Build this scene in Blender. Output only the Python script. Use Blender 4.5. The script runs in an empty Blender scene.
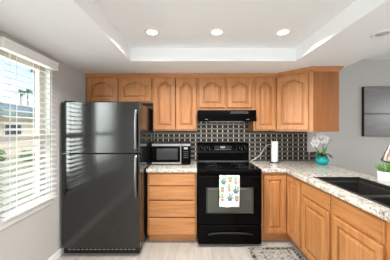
import bpy, bmesh, math, random
from mathutils import Vector, Matrix
random.seed(7)
S = bpy.context.scene
C = S.collection
PI = math.pi

# ------------------------------------------------------------------ camera
cam_d = bpy.data.cameras.new('camera')
cam_d.sensor_width = 36.0
cam_d.lens = 36.0 * 212.0 / 390.0
cam_d.shift_x = 1.0 / 390.0
cam_d.shift_y = -1.5 / 390.0
cam_d.clip_start = 0.02
cam = bpy.data.objects.new('camera', cam_d)
cam.location = (0, 0, 1.40)
cam.rotation_euler = (PI / 2, 0, 0)
C.objects.link(cam)
S.camera = cam

# ------------------------------------------------------------------ world, sun, daylight, exposure
W = bpy.data.worlds.new('sky'); S.world = W; W.use_nodes = True
wn = W.node_tree
for n in list(wn.nodes): wn.nodes.remove(n)
wo = wn.nodes.new('ShaderNodeOutputWorld')
wb = wn.nodes.new('ShaderNodeBackground')
ws = wn.nodes.new('ShaderNodeTexSky')
ws.sky_type = 'NISHITA'
ws.sun_disc = False
ws.sun_elevation = math.radians(48)
ws.sun_rotation = math.radians(110)
ws.air_density = 1.0; ws.dust_density = 1.5; ws.ozone_density = 1.0
wb.inputs['Strength'].default_value = 0.19
wn.links.new(ws.outputs[0], wb.inputs[0]); wn.links.new(wb.outputs[0], wo.inputs[0])

def add_light(name, kind, loc, rot, power, color=(1, 1, 1), size=None, size_y=None, parent=None, **kw):
    d = bpy.data.lights.new(name, kind)
    d.energy = power; d.color = color
    if kind == 'AREA':
        d.shape = kw.get('shape', 'RECTANGLE'); d.size = size
        if size_y: d.size_y = size_y
        if 'spread' in kw: d.spread = kw['spread']
    if kind == 'SUN': d.angle = math.radians(0.6)
    o = bpy.data.objects.new(name, d); o.location = loc; o.rotation_euler = rot
    C.objects.link(o)
    if parent: o.parent = parent
    return o
# sun from the far side of the house: lights the neighbour's wall, never enters the kitchen window
add_light('sun', 'SUN', (6, -4, 12), (math.radians(42), 0, math.radians(62)), 1.25, (1, 0.95, 0.87))
# unseen fill panels added at the right and rear walls to brighten the room
add_light('right_fill', 'AREA', (4.55, 0.2, 1.25), (0, math.radians(90), 0), 17, (0.93, 0.97, 1.0), 2.0, 4.2)
add_light('rear_fill', 'AREA', (0.9, -3.1, 0.98), (math.radians(90), 0, 0), 34, (0.93, 0.97, 1.0), 4.4, 0.9)
# unseen overhead fill panel added behind the camera, bounced off the floor
add_light('rear_overhead_fill', 'AREA', (0.3, -1.9, 2.13), (0, 0, 0), 84, (0.93, 0.98, 1.0), 3.0, 1.8)
# daylight entering through the blinds of the kitchen windows
add_light('window_daylight', 'AREA', (-3.2, 0.0, 1.5), (0, math.radians(-90), 0), 375, (0.97, 0.985, 0.97), 2.4, 7.0)

vs = S.view_settings
vs.view_transform = 'Standard'; vs.look = 'None'; vs.gamma = 1.0; vs.use_curve_mapping = False
vs.exposure = 0.95
S.cycles.use_denoising = True
S.cycles.max_bounces = 10
S.cycles.diffuse_bounces = 6

# ------------------------------------------------------------------ materials
def new_mat(name):
    m = bpy.data.materials.new(name); m.use_nodes = True
    nt = m.node_tree
    b = nt.nodes['Principled BSDF']
    return m, nt, b
def flat(name, col, rough=0.5, metal=0.0, spec=None, ior=None, coat=0.0, coat_rough=0.05, bump=0.0, bscale=60):
    m, nt, b = new_mat(name)
    b.inputs['Base Color'].default_value = (*col, 1)
    b.inputs['Roughness'].default_value = rough
    b.inputs['Metallic'].default_value = metal
    if ior: b.inputs['IOR'].default_value = ior
    if spec is not None: b.inputs['Specular IOR Level'].default_value = spec
    b.inputs['Coat Weight'].default_value = coat
    b.inputs['Coat Roughness'].default_value = coat_rough
    tc = nt.nodes.new('ShaderNodeTexCoord')
    n = nt.nodes.new('ShaderNodeTexNoise'); n.inputs['Scale'].default_value = bscale
    n.inputs['Detail'].default_value = 3
    nt.links.new(tc.outputs['Object'], n.inputs['Vector'])
    mr = nt.nodes.new('ShaderNodeMapRange')
    mr.inputs['To Min'].default_value = max(rough - 0.03, 0.01); mr.inputs['To Max'].default_value = rough + 0.03
    nt.links.new(n.outputs['Fac'], mr.inputs['Value']); nt.links.new(mr.outputs[0], b.inputs['Roughness'])
    if bump:
        bp = nt.nodes.new('ShaderNodeBump'); bp.inputs['Strength'].default_value = bump
        bp.inputs['Distance'].default_value = 0.002
        nt.links.new(n.outputs['Fac'], bp.inputs['Height']); nt.links.new(bp.outputs[0], b.inputs['Normal'])
    return m
def ramp(nt, stops):
    r = nt.nodes.new('ShaderNodeValToRGB')
    e = r.color_ramp.elements
    while len(e) < len(stops): e.new(0.5)
    for i, (p, c) in enumerate(stops):
        e[i].position = p; e[i].color = (*c, 1)
    return r
def wood(name, axis, cols=((0.27, 0.094, 0.026), (0.46, 0.192, 0.062), (0.58, 0.270, 0.098))):
    m, nt, b = new_mat(name)
    tc = nt.nodes.new('ShaderNodeTexCoord')
    mp = nt.nodes.new('ShaderNodeMapping')
    sc = [30.0, 30.0, 30.0]; sc['xyz'.index(axis)] = 1.8
    mp.inputs['Scale'].default_value = sc
    nt.links.new(tc.outputs['Object'], mp.inputs['Vector'])
    n = nt.nodes.new('ShaderNodeTexNoise'); n.inputs['Scale'].default_value = 1.0
    n.inputs['Detail'].default_value = 6; n.inputs['Roughness'].default_value = 0.65; n.inputs['Distortion'].default_value = 0.6
    nt.links.new(mp.outputs[0], n.inputs['Vector'])
    r = ramp(nt, list(zip((0.22, 0.5, 0.76), cols)))
    nt.links.new(n.outputs['Fac'], r.inputs[0])
    n2 = nt.nodes.new('ShaderNodeTexNoise'); n2.inputs['Scale'].default_value = 2.2
    nt.links.new(tc.outputs['Object'], n2.inputs['Vector'])
    mx = nt.nodes.new('ShaderNodeMixRGB'); mx.blend_type = 'MULTIPLY'; mx.inputs[0].default_value = 0.35
    r2 = ramp(nt, [(0.3, (0.82, 0.80, 0.78)), (0.7, (1.0, 1.0, 1.0))])
    nt.links.new(n2.outputs['Fac'], r2.inputs[0])
    nt.links.new(r.outputs[0], mx.inputs[1]); nt.links.new(r2.outputs[0], mx.inputs[2])
    nt.links.new(mx.outputs[0], b.inputs['Base Color'])
    b.inputs['Roughness'].default_value = 0.36
    b.inputs['Coat Weight'].default_value = 0.15; b.inputs['Coat Roughness'].default_value = 0.25
    bp = nt.nodes.new('ShaderNodeBump'); bp.inputs['Strength'].default_value = 0.12; bp.inputs['Distance'].default_value = 0.001
    nt.links.new(n.outputs['Fac'], bp.inputs['Height']); nt.links.new(bp.outputs[0], b.inputs['Normal'])
    return m
def granite(name):
    m, nt, b = new_mat(name)
    tc = nt.nodes.new('ShaderNodeTexCoord')
    n1 = nt.nodes.new('ShaderNodeTexNoise'); n1.inputs['Scale'].default_value = 22; n1.inputs['Detail'].default_value = 5; n1.inputs['Roughness'].default_value = 0.7
    n2 = nt.nodes.new('ShaderNodeTexNoise'); n2.inputs['Scale'].default_value = 75; n2.inputs['Detail'].default_value = 3; n2.inputs['Roughness'].default_value = 0.6
    n3 = nt.nodes.new('ShaderNodeTexVoronoi'); n3.inputs['Scale'].default_value = 60
    for n in (n1, n2, n3): nt.links.new(tc.outputs['Object'], n.inputs['Vector'])
    r1 = ramp(nt, [(0.36, (0.31, 0.28, 0.235)), (0.48, (0.545, 0.505, 0.445)), (0.64, (0.73, 0.70, 0.65))])
    nt.links.new(n1.outputs['Fac'], r1.inputs[0])
    r2 = ramp(nt, [(0.36, (0.13, 0.11, 0.095)), (0.46, (1, 1, 1))])
    nt.links.new(n2.outputs['Fac'], r2.inputs[0])
    mx = nt.nodes.new('ShaderNodeMixRGB'); mx.blend_type = 'MULTIPLY'; mx.inputs[0].default_value = 0.85
    nt.links.new(r1.outputs[0], mx.inputs[1]); nt.links.new(r2.outputs[0], mx.inputs[2])
    r3 = ramp(nt, [(0.08, (0.86, 0.84, 0.82)), (0.16, (1, 1, 1))])
    nt.links.new(n3.outputs['Distance'], r3.inputs[0])
    mx2 = nt.nodes.new('ShaderNodeMixRGB'); mx2.blend_type = 'MULTIPLY'; mx2.inputs[0].default_value = 1
    nt.links.new(mx.outputs[0], mx2.inputs[1]); nt.links.new(r3.outputs[0], mx2.inputs[2])
    nt.links.new(mx2.outputs[0], b.inputs['Base Color'])
    b.inputs['Roughness'].default_value = 0.16
    return m
def floor_mat(name):
    m, nt, b = new_mat(name)
    tc = nt.nodes.new('ShaderNodeTexCoord')
    br = nt.nodes.new('ShaderNodeTexBrick')
    mp = nt.nodes.new('ShaderNodeMapping'); mp.inputs['Rotation'].default_value = (0, 0, PI / 2)
    nt.links.new(tc.outputs['Object'], mp.inputs['Vector']); nt.links.new(mp.outputs[0], br.inputs['Vector'])
    br.inputs['Scale'].default_value = 1.0
    br.inputs['Brick Width'].default_value = 1.2; br.inputs['Row Height'].default_value = 0.20
    br.inputs['Mortar Size'].default_value = 0.0022; br.inputs['Bias'].default_value = 0
    br.inputs['Color1'].default_value = (0.48, 0.44, 0.40, 1); br.inputs['Color2'].default_value = (0.44, 0.405, 0.365, 1)
    br.inputs['Mortar'].default_value = (0.36, 0.325, 0.29, 1)
    mp2 = nt.nodes.new('ShaderNodeMapping'); mp2.inputs['Scale'].default_value = (14, 2.0, 1)
    nt.links.new(tc.outputs['Object'], mp2.inputs['Vector'])
    n = nt.nodes.new('ShaderNodeTexNoise'); n.inputs['Scale'].default_value = 1.5; n.inputs['Detail'].default_value = 5
    nt.links.new(mp2.outputs[0], n.inputs['Vector'])
    r = ramp(nt, [(0.3, (0.84, 0.82, 0.80)), (0.7, (1.06, 1.06, 1.06))])
    nt.links.new(n.outputs['Fac'], r.inputs[0])
    mx = nt.nodes.new('ShaderNodeMixRGB'); mx.blend_type = 'MULTIPLY'; mx.inputs[0].default_value = 1
    nt.links.new(br.outputs['Color'], mx.inputs[1]); nt.links.new(r.outputs[0], mx.inputs[2])
    nt.links.new(mx.outputs[0], b.inputs['Base Color'])
    b.inputs['Roughness'].default_value = 0.38
    return m
def noise_mat(name, stops, scale=10, rough=0.8, detail=4, stretch=(1, 1, 1), bump=0.0):
    m, nt, b = new_mat(name)
    tc = nt.nodes.new('ShaderNodeTexCoord')
    mp = nt.nodes.new('ShaderNodeMapping'); mp.inputs['Scale'].default_value = stretch
    n = nt.nodes.new('ShaderNodeTexNoise'); n.inputs['Scale'].default_value = scale; n.inputs['Detail'].default_value = detail
    nt.links.new(tc.outputs['Object'], mp.inputs['Vector']); nt.links.new(mp.outputs[0], n.inputs['Vector'])
    r = ramp(nt, stops); nt.links.new(n.outputs['Fac'], r.inputs[0]); nt.links.new(r.outputs[0], b.inputs['Base Color'])
    b.inputs['Roughness'].default_value = rough
    if bump:
        bp = nt.nodes.new('ShaderNodeBump'); bp.inputs['Strength'].default_value = bump; bp.inputs['Distance'].default_value = 0.003
        nt.links.new(n.outputs['Fac'], bp.inputs['Height']); nt.links.new(bp.outputs[0], b.inputs['Normal'])
    return m
def emit(name, col, strength):
    m, nt, b = new_mat(name)
    b.inputs['Base Color'].default_value = (*col, 1)
    b.inputs['Emission Color'].default_value = (*col, 1)
    b.inputs['Emission Strength'].default_value = strength
    return m

M = {}
M['wood_z'] = wood('oak vertical grain', 'z')
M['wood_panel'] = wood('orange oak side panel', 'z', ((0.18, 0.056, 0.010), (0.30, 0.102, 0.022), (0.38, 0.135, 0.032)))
M['wood_x'] = wood('oak cross grain', 'x')
M['wood_y'] = wood('oak lengthwise grain', 'y')
M['wall'] = flat('grey wall paint', (0.50, 0.49, 0.472), 0.75, bump=0.15, bscale=140)
M['wall_dark'] = flat('darkened rear wall', (0.20, 0.185, 0.17), 0.8)  # darkness put into the unseen rear wall so black appliances reflect little
M['ceil'] = flat('white ceiling paint', (0.85, 0.868, 0.885), 0.85, bump=0.2, bscale=90)
M['trim'] = flat('white trim paint', (0.82, 0.81, 0.79), 0.4)
M['floor'] = floor_mat('pale wood look planks')
M['granite'] = granite('speckled granite')
M['fridge'] = flat('black fridge finish', (0.003, 0.0028, 0.0025), 0.11, ior=1.72, bump=0.05, bscale=500)
M['fridge_side'] = flat('black cabinet side', (0.012, 0.011, 0.010), 0.12, ior=1.8)
M['black'] = flat('black enamel', (0.002, 0.0018, 0.0016), 0.12, spec=0.05)
M['black_matte'] = flat('black plastic', (0.008, 0.008, 0.008), 0.4, spec=0.25)
M['black_glass'] = flat('black glass', (0.002, 0.002, 0.002), 0.06, spec=0.15)
M['oven_glass'] = flat('oven window glass', (0.055, 0.060, 0.046), 0.10, ior=1.5)
M['oven_grey'] = flat('smoked grey glass', (0.035, 0.038, 0.040), 0.10, spec=0.3)
M['steel'] = flat('brushed steel', (0.30, 0.295, 0.285), 0.4, metal=1.0)
M['dark_steel'] = flat('grey metal handle', (0.20, 0.20, 0.20), 0.36, metal=1.0)
M['vent_grey'] = flat('dark grey plastic', (0.05, 0.05, 0.05), 0.5)
M['nickel'] = flat('brushed nickel', (0.36, 0.30, 0.26), 0.38, metal=1.0)
M['dark_seam'] = flat('dark seam', (0.05, 0.045, 0.04), 0.4)
M['sink'] = flat('black composite', (0.020, 0.018, 0.016), 0.38, bump=0.1, bscale=300)
M['tile_back'] = flat('dark bronze backing', (0.030, 0.025, 0.020), 0.38, metal=0.8)
M['tile_strap'] = flat('pewter strap', (0.15, 0.130, 0.105), 0.36, metal=0.9)
M['tile_bar'] = flat('highlit pewter bar', (0.72, 0.70, 0.65), 0.36, metal=0.7)  # highlights of the curved metal put into the bars' paler colour
M['blind'] = flat('white blind slat', (0.60, 0.595, 0.58), 0.45)
M['cream'] = flat('cream window frame', (0.56, 0.49, 0.42), 0.5)
M['tape'] = flat('white ladder cord', (0.85, 0.84, 0.82), 0.8)
M['towel_white'] = flat('white cotton', (0.80, 0.80, 0.79), 0.9)
M['t_green'] = flat('green print', (0.20, 0.40, 0.12), 0.9)
M['t_dgreen'] = flat('dark green print', (0.06, 0.20, 0.10), 0.9)
M['t_pink'] = flat('pink print', (0.72, 0.22, 0.26), 0.9)
M['t_blue'] = flat('blue print', (0.10, 0.14, 0.32), 0.9)
M['paper'] = flat('white paper', (0.74, 0.74, 0.74), 0.9, bump=0.2, bscale=120)
M['cord'] = flat('white cord', (0.84, 0.83, 0.81), 0.5)
M['teal'] = flat('teal glaze', (0.0, 0.36, 0.37), 0.12)
M['leaf'] = flat('dark green leaf', (0.025, 0.085, 0.022), 0.35)
M['leaf2'] = flat('fresh green leaf', (0.14, 0.36, 0.045), 0.45)
M['leaf3'] = flat('grey green sprig', (0.22, 0.26, 0.17), 0.6)
M['petal'] = flat('white petal', (0.85, 0.85, 0.87), 0.5)
M['lip'] = flat('yellow pink lip', (0.70, 0.50, 0.35), 0.5)
M['stem'] = flat('brown stem', (0.07, 0.06, 0.035), 0.6)
M['soil'] = noise_mat('potting soil', [(0.3, (0.03, 0.02, 0.015)), (0.7, (0.09, 0.065, 0.045))], 90, 0.95)
M['white_pot'] = flat('white ceramic', (0.84, 0.84, 0.83), 0.25)
M['lamp_on'] = emit('lit lamp lens', (1.0, 0.96, 0.90), 3.0)
M['lamp_off'] = flat('unlit lamp lens', (0.50, 0.49, 0.47), 0.4)
M['canvas_side'] = flat('black canvas edge', (0.012, 0.012, 0.012), 0.7)
M['display'] = emit('grey display', (0.34, 0.38, 0.42), 0.12)
M['mark'] = flat('grey print mark', (0.26, 0.26, 0.26), 0.5)
M['rug_field'] = noise_mat('grey ivory rug pile', [(0.34, (0.09, 0.086, 0.08)), (0.44, (0.25, 0.235, 0.215)), (0.53, (0.40, 0.375, 0.34)), (0.64, (0.19, 0.18, 0.165))], 20, 0.95, 5, bump=0.5)
M['rug_border'] = noise_mat('dark speckled rug border', [(0.48, (0.04, 0.037, 0.033)), (0.54, (0.20, 0.185, 0.165)), (0.62, (0.32, 0.30, 0.27))], 42, 0.95, 2, bump=0.5)
M['rug_edge'] = flat('grey rug binding', (0.36, 0.335, 0.30), 0.95)
# outdoors
M['lawn'] = noise_mat('dry lawn and gravel', [(0.35, (0.20, 0.25, 0.10)), (0.5, (0.42, 0.38, 0.24)), (0.65, (0.55, 0.48, 0.37))], 2.6, 0.95, 5)
M['stucco'] = flat('tan stucco', (0.60, 0.50, 0.38), 0.9)
M['roof'] = flat('grey green roof', (0.17, 0.22, 0.22), 0.8)
M['fascia'] = flat('teal grey fascia', (0.24, 0.30, 0.29), 0.7)
M['out_glass'] = flat('dark window glass', (0.04, 0.06, 0.07), 0.1)
M['shrub'] = noise_mat('shrub green', [(0.35, (0.05, 0.10, 0.03)), (0.65, (0.20, 0.27, 0.09))], 6, 0.9)
M['palm'] = flat('palm frond green', (0.14, 0.22, 0.08), 0.7)
M['bark'] = noise_mat('palm bark', [(0.3, (0.20, 0.15, 0.11)), (0.7, (0.36, 0.29, 0.22))], 8, 0.9, stretch=(1, 1, 4))
m, nt, b = new_mat('clear window glass')
for n in list(nt.nodes):
    if n.type != 'OUTPUT_MATERIAL': nt.nodes.remove(n)
_o = [n for n in nt.nodes][0]
_t = nt.nodes.new('ShaderNodeBsdfTransparent'); _g = nt.nodes.new('ShaderNodeBsdfGlossy'); _g.inputs['Roughness'].default_value = 0.02
_mx = nt.nodes.new('ShaderNodeMixShader'); _mx.inputs[0].default_value = 0.05
_t.inputs[0].default_value = (0.95, 0.985, 0.97, 1)
nt.links.new(_t.outputs[0], _mx.inputs[1]); nt.links.new(_g.outputs[0], _mx.inputs[2]); nt.links.new(_mx.outputs[0], _o.inputs[0])
M['glass'] = m
# picture: soft black and white seascape
m, nt, b = new_mat('grey seascape print')
tc = nt.nodes.new('ShaderNodeTexCoord'); sp = nt.nodes.new('ShaderNodeSeparateXYZ')
nt.links.new(tc.outputs['Object'], sp.inputs[0])
mp = nt.nodes.new('ShaderNodeMapping'); mp.inputs['Scale'].default_value = (1.5, 1, 12)
n = nt.nodes.new('ShaderNodeTexNoise'); n.inputs['Scale'].default_value = 3; n.inputs['Detail'].default_value = 5
nt.links.new(tc.outputs['Object'], mp.inputs[0]); nt.links.new(mp.outputs[0], n.inputs['Vector'])
def mth(op, a, bb=None):
    q = nt.nodes.new('ShaderNodeMath'); q.operation = op
    for i, v in enumerate((a, bb)):
        if v is None: continue
        if isinstance(v, (int, float)): q.inputs[i].default_value = v
        else: nt.links.new(v, q.inputs[i])
    return q.outputs[0]
zz = mth('SUBTRACT', sp.outputs['Z'], -0.035)
az = mth('ABSOLUTE', zz)
xx = mth('ABSOLUTE', mth('SUBTRACT', sp.outputs['X'], 0.02))
glow = mth('POWER', 2.718, mth('MULTIPLY', -1.0, mth('ADD', mth('MULTIPLY', mth('MULTIPLY', zz, zz), 22), mth('MULTIPLY', mth('MULTIPLY', xx, xx), 9))))
horizon = mth('POWER', 2.718, mth('MULTIPLY', -1.0, mth('MULTIPLY', mth('MULTIPLY', az, az), 7000)))
v = mth('ADD', mth('ADD', 0.20, mth('MULTIPLY', glow, 0.26)), mth('MULTIPLY', mth('SUBTRACT', n.outputs['Fac'], 0.5), 0.15))
v = mth('MULTIPLY', v, mth('SUBTRACT', 1.0, mth('MULTIPLY', horizon, 0.7)))
cb = nt.nodes.new('ShaderNodeCombineColor')
for i in range(3): nt.links.new(v, cb.inputs[i])
nt.links.new(cb.outputs[0], b.inputs['Base Color']); b.inputs['Roughness'].default_value = 0.6
M['print'] = m

# ------------------------------------------------------------------ mesh helpers
ORG = {}
def box(bm, x0, x1, y0, y1, z0, z1, bev=0.0, seg=1, mi=0):
    vs_ = [bm.verts.new(p) for p in ((x0, y0, z0), (x1, y0, z0), (x1, y1, z0), (x0, y1, z0), (x0, y0, z1), (x1, y0, z1), (x1, y1, z1), (x0, y1, z1))]
    fs = [bm.faces.new([vs_[i] for i in q]) for q in ((0, 3, 2, 1), (4, 5, 6, 7), (0, 1, 5, 4), (1, 2, 6, 5), (2, 3, 7, 6), (3, 0, 4, 7))]
    for f in fs: f.material_index = mi
    if bev:
        es = list({e for f in fs for e in f.edges})
        bmesh.ops.bevel(bm, geom=es, offset=bev, segments=seg, profile=0.5, affect='EDGES')
    return bm
def B(*a, **k):
    return box(bmesh.new(), *a, **k)
def prism(bm, pts, z0, z1):
    lo = [bm.verts.new((x, y, z0)) for x, y in pts]; hi = [bm.verts.new((x, y, z1)) for x, y in pts]
    n = len(pts)
    bm.faces.new(lo[::-1]); bm.faces.new(hi)
    for i in range(n):
        j = (i + 1) % n
        bm.faces.new((lo[i], lo[j], hi[j], hi[i]))
    return bm
def lathe(bm, prof, c, axis='z', seg=24, smooth=True, cap=True):
    """prof: (radius, height) list; c: centre; axis the height runs along"""
    rings = []
    for r, h in prof:
        ring = []
        for i in range(seg):
            a = 2 * PI * i / seg
            u, v_ = r * math.cos(a), r * math.sin(a)
            p = {'z': (c[0] + u, c[1] + v_, c[2] + h), 'y': (c[0] + u, c[1] - h, c[2] + v_), 'x': (c[0] + h, c[1] + u, c[2] + v_)}[axis]
            ring.append(bm.verts.new(p))
        rings.append(ring)
    for a_, b_ in zip(rings, rings[1:]):
        for i in range(seg):
            j = (i + 1) % seg
            f = bm.faces.new((a_[i], a_[j], b_[j], b_[i])); f.smooth = smooth
    if cap:
        bm.faces.new(rings[0][::-1]); bm.faces.new(rings[-1])
    return bm
def tube(bm, pts, rad, seg=8, cap=True):
    pts = [Vector(p) for p in pts]
    rads = rad if isinstance(rad, (list, tuple)) else [rad] * len(pts)
    t0 = (pts[1] - pts[0]).normalized()
    ref = Vector((0, 0, 1)) if abs(t0.z) < 0.9 else Vector((1, 0, 0))
    n_ = t0.cross(ref).normalized()
    rings = []
    for i, p in enumerate(pts):
        t = (pts[min(i + 1, len(pts) - 1)] - pts[max(i - 1, 0)]).normalized()
        n_ = (n_ - t * n_.dot(t)).normalized(); b_ = t.cross(n_)
        rings.append([bm.verts.new(p + (n_ * math.cos(2 * PI * k / seg) + b_ * math.sin(2 * PI * k / seg)) * rads[i]) for k in range(seg)])
    for a_, c_ in zip(rings, rings[1:]):
        for k in range(seg):
            j = (k + 1) % seg
            f = bm.faces.new((a_[k], a_[j], c_[j], c_[k])); f.smooth = True
    if cap:
        bm.faces.new(rings[0][::-1]); bm.faces.new(rings[-1])
    return bm
def spline(pts, n=6):
    P = [Vector(p) for p in pts]; out = []
    for i in range(len(P) - 1):
        p0, p1, p2, p3 = P[max(i - 1, 0)], P[i], P[i + 1], P[min(i + 2, len(P) - 1)]
        for k in range(n):
            t = k / n
            out.append(0.5 * ((2 * p1) + (p2 - p0) * t + (2 * p0 - 5 * p1 + 4 * p2 - p3) * t * t + (3 * p1 - p0 - 3 * p2 + p3) * t ** 3))
    out.append(P[-1]); return out
def obj(name, bm, mats, parent=None, label=None):
    org = Vector(ORG.get(parent.name, (0, 0, 0))) if parent else Vector((0, 0, 0))
    bmesh.ops.recalc_face_normals(bm, faces=bm.faces[:])
    if org.length: bmesh.ops.translate(bm, verts=bm.verts[:], vec=-org)
    me = bpy.data.meshes.new(name); bm.to_mesh(me); bm.free()
    for m_ in (mats if isinstance(mats, (list, tuple)) else [mats]): me.materials.append(M[m_])
    o = bpy.data.objects.new(name, me); C.objects.link(o)
    if parent: o.parent = parent; ORG[o.name] = tuple(org)
    if label: o['label'] = label
    return o
def thing(name, label, cat, loc, group=None):
    o = bpy.data.objects.new(name, None); C.objects.link(o); o.location = loc
    o.empty_display_size = 0.05
    ORG[o.name] = tuple(loc); o['label'] = label; o['category'] = cat
    if group: o['group'] = group
    return o
def centre(o):
    """move a single-mesh thing's origin to the middle of its base"""
    vs_ = [v.co.copy() for v in o.data.vertices]
    c = Vector(((min(v.x for v in vs_) + max(v.x for v in vs_)) / 2, (min(v.y for v in vs_) + max(v.y for v in vs_)) / 2, min(v.z for v in vs_)))
    for v in o.data.vertices: v.co -= c
    o.location = c
def solo(name, bm, mats, label, cat, group=None):
    o = obj(name, bm, mats); centre(o); o['label'] = label; o['category'] = cat
    if group: o['group'] = group
    return o
def struct(name, bm, mats, parent=None):
    o = obj(name, bm, mats, parent)
    if not parent: o['kind'] = 'structure'
    return o

# key planes (metres; camera at the origin looking +y)
XL, YB = -1.47, 3.19            # left wall, back wall
ZS, ZT, ZD = 2.145, 2.289, 2.44  # soffit, tray, dining ceiling
XR, YR = 4.60, -3.20            # right wall of the next room, rear wall
XE = 1.83                       # end of the kitchen soffit and of the peninsula top

# ------------------------------------------------------------------ the room
struct('floor', B(XL - .12, XR + .12, YR - .12, YB + .12, -0.10, 0), 'floor')
struct('wall_back', B(XL - .12, XR + .12, YB, YB + .12, 0, ZD + .1), 'wall')
struct('wall_rear', B(XL - .12, XR + .12, YR - .12, YR, 0, ZD + .1), 'wall_dark')
struct('wall_right', B(XR, XR + .12, YR, YB, 0, ZD + .1), 'wall')
WZ0, WZ1 = 0.69, 2.03           # window opening
WIN = [(1.60, 2.165), (0.42, 1.42)]
bm = bmesh.new()
xa, xb = XL - .12, XL
box(bm, xa, xb, YR, YB, 0, WZ0); box(bm, xa, xb, YR, YB, WZ1, ZD + .1)
box(bm, xa, xb, YR, WIN[1][0], WZ0, WZ1); box(bm, xa, xb, WIN[1][1], WIN[0][0], WZ0, WZ1); box(bm, xa, xb, WIN[0][1], YB, WZ0, WZ1)
struct('wall_left', bm, 'wall')
# ceiling with the raised tray, then the higher ceiling of the next room
TX0, TX1, TY0, TY1 = -0.70, 1.125, -0.9, 2.34
bm = bmesh.new()
box(bm, XL, TX0, YR, YB, ZS, ZD + .1); box(bm, TX1, XE, YR, YB, ZS, ZD + .1)
box(bm, TX0, TX1, TY1, YB, ZS, ZD + .1); box(bm, TX0, TX1, YR, TY0, ZS, ZD + .1)
struct('ceiling_soffit', bm, 'ceil')
struct('ceiling', B(TX0, TX1, TY0, TY1, ZT, ZD + .1), 'ceil')
struct('ceiling_dining', B(XE, XR, YR, YB, ZD, ZD + .1), 'ceil')
bm = bmesh.new(); box(bm, XL, XL + .014, YR, 3.18, 0, .085, .003)
struct('baseboard_left', bm, 'trim')
bm = bmesh.new(); box(bm, 1.86, XR - .002, YB - .014, YB, 0, .085, .003)
struct('baseboard_back', bm, 'trim')

# windows in the left wall
for i, (y0, y1) in enumerate(WIN):
    bm = bmesh.new(); x0, x1 = XL - .115, XL - .07
    box(bm, x0, x1, y0, y1, WZ0, WZ0 + .05); box(bm, x0, x1, y0, y1, WZ1 - .05, WZ1)
    box(bm, x0, x1, y0, y0 + .045, WZ0 + .05, WZ1 - .05); box(bm, x0, x1, y1 - .05, y1, WZ0 + .05, WZ1 - .05)
    box(bm, x0 - .004, x1 + .004, y0 + .045, y1 - .05, 1.285, 1.335)
    w = struct('window_%d' % (i + 1), bm, 'cream')
    obj('pane', B(x0 + .02, x0 + .026, y0 + .045, y1 - .05, WZ0 + .05, WZ1 - .05), 'glass', w)
    obj('window_sill', B(XL - .07, XL + .012, y0 - .02 if i else y0, y1 + (.0 if i else .0), WZ0 - .02, WZ0 + .004, .003), 'trim', w)
    obj('apron', B(XL, XL + .012, y0 - .02, y1 + .03, WZ0 - .062, WZ0 - .02, .003), 'trim', w)

# blinds
def blind(y0, y1, tapes, label):
    t = thing('window_blind', label, 'blind', (XL, (y0 + y1) / 2, WZ0), 'white slat blinds on the left wall windows')
    xc = XL + .034
    bm = bmesh.new(); pitch = .0500; n = 25; tilt = math.radians(17)
    for k in range(n):
        z = .742 + k * pitch
        dx = .025 * math.cos(tilt); dz = .025 * math.sin(tilt)
        pr = []
        for s in (-1, -.33, .33, 1):
            pr.append((xc + dx * s, z - dz * s + .003 * (1 - s * s)))
        lo = [[bm.verts.new((x, y, z_ - .0014)) for x, z_ in pr] for y in (y0 + .004, y1 - .004)]
        hi = [[bm.verts.new((x, y, z_ + .0014)) for x, z_ in pr] for y in (y0 + .004, y1 - .004)]
        for a in range(3):
            bm.faces.new((lo[0][a], lo[1][a], lo[1][a + 1], lo[0][a + 1])); bm.faces.new((hi[0][a], hi[0][a + 1], hi[1][a + 1], hi[1][a]))
        for a in (0, 3): bm.faces.new((lo[0][a], hi[0][a], hi[1][a], lo[1][a]))
        for e in (0, 1): bm.faces.new([lo[e][a] for a in range(4)] + [hi[e][a] for a in (3, 2, 1, 0)])
    obj('slats', bm, 'blind', t)
    bm = bmesh.new(); box(bm, XL + .001, XL + .062, y0 - .012, y1 + .012, 2.000, 2.070, .004); box(bm, XL + .001, XL + .070, y0 - .016, y1 + .016, 2.062, 2.080, .004)
    obj('valance', bm, 'trim', t)
    obj('bottom_rail', B(xc - .028, xc + .028, y0 + .004, y1 - .004, .697, .715, .004), 'blind', t)
    for y in tapes:
        bm = bmesh.new(); box(bm, xc + .0265, xc + .0275, y - .004, y + .004, .71, 2.0); box(bm, xc - .0275, xc - .0265, y - .004, y + .004, .71, 2.0)
        obj('ladder_cord', bm, 'tape', t)
blind(1.575, 2.19, (1.685, 1.93, 2.10), 'white slat blind beside the black refrigerator, sky and palms showing through')
blind(0.39, 1.45, (0.55, 0.92, 1.29), 'white slat blind nearer the camera than the blind beside the refrigerator')

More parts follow.
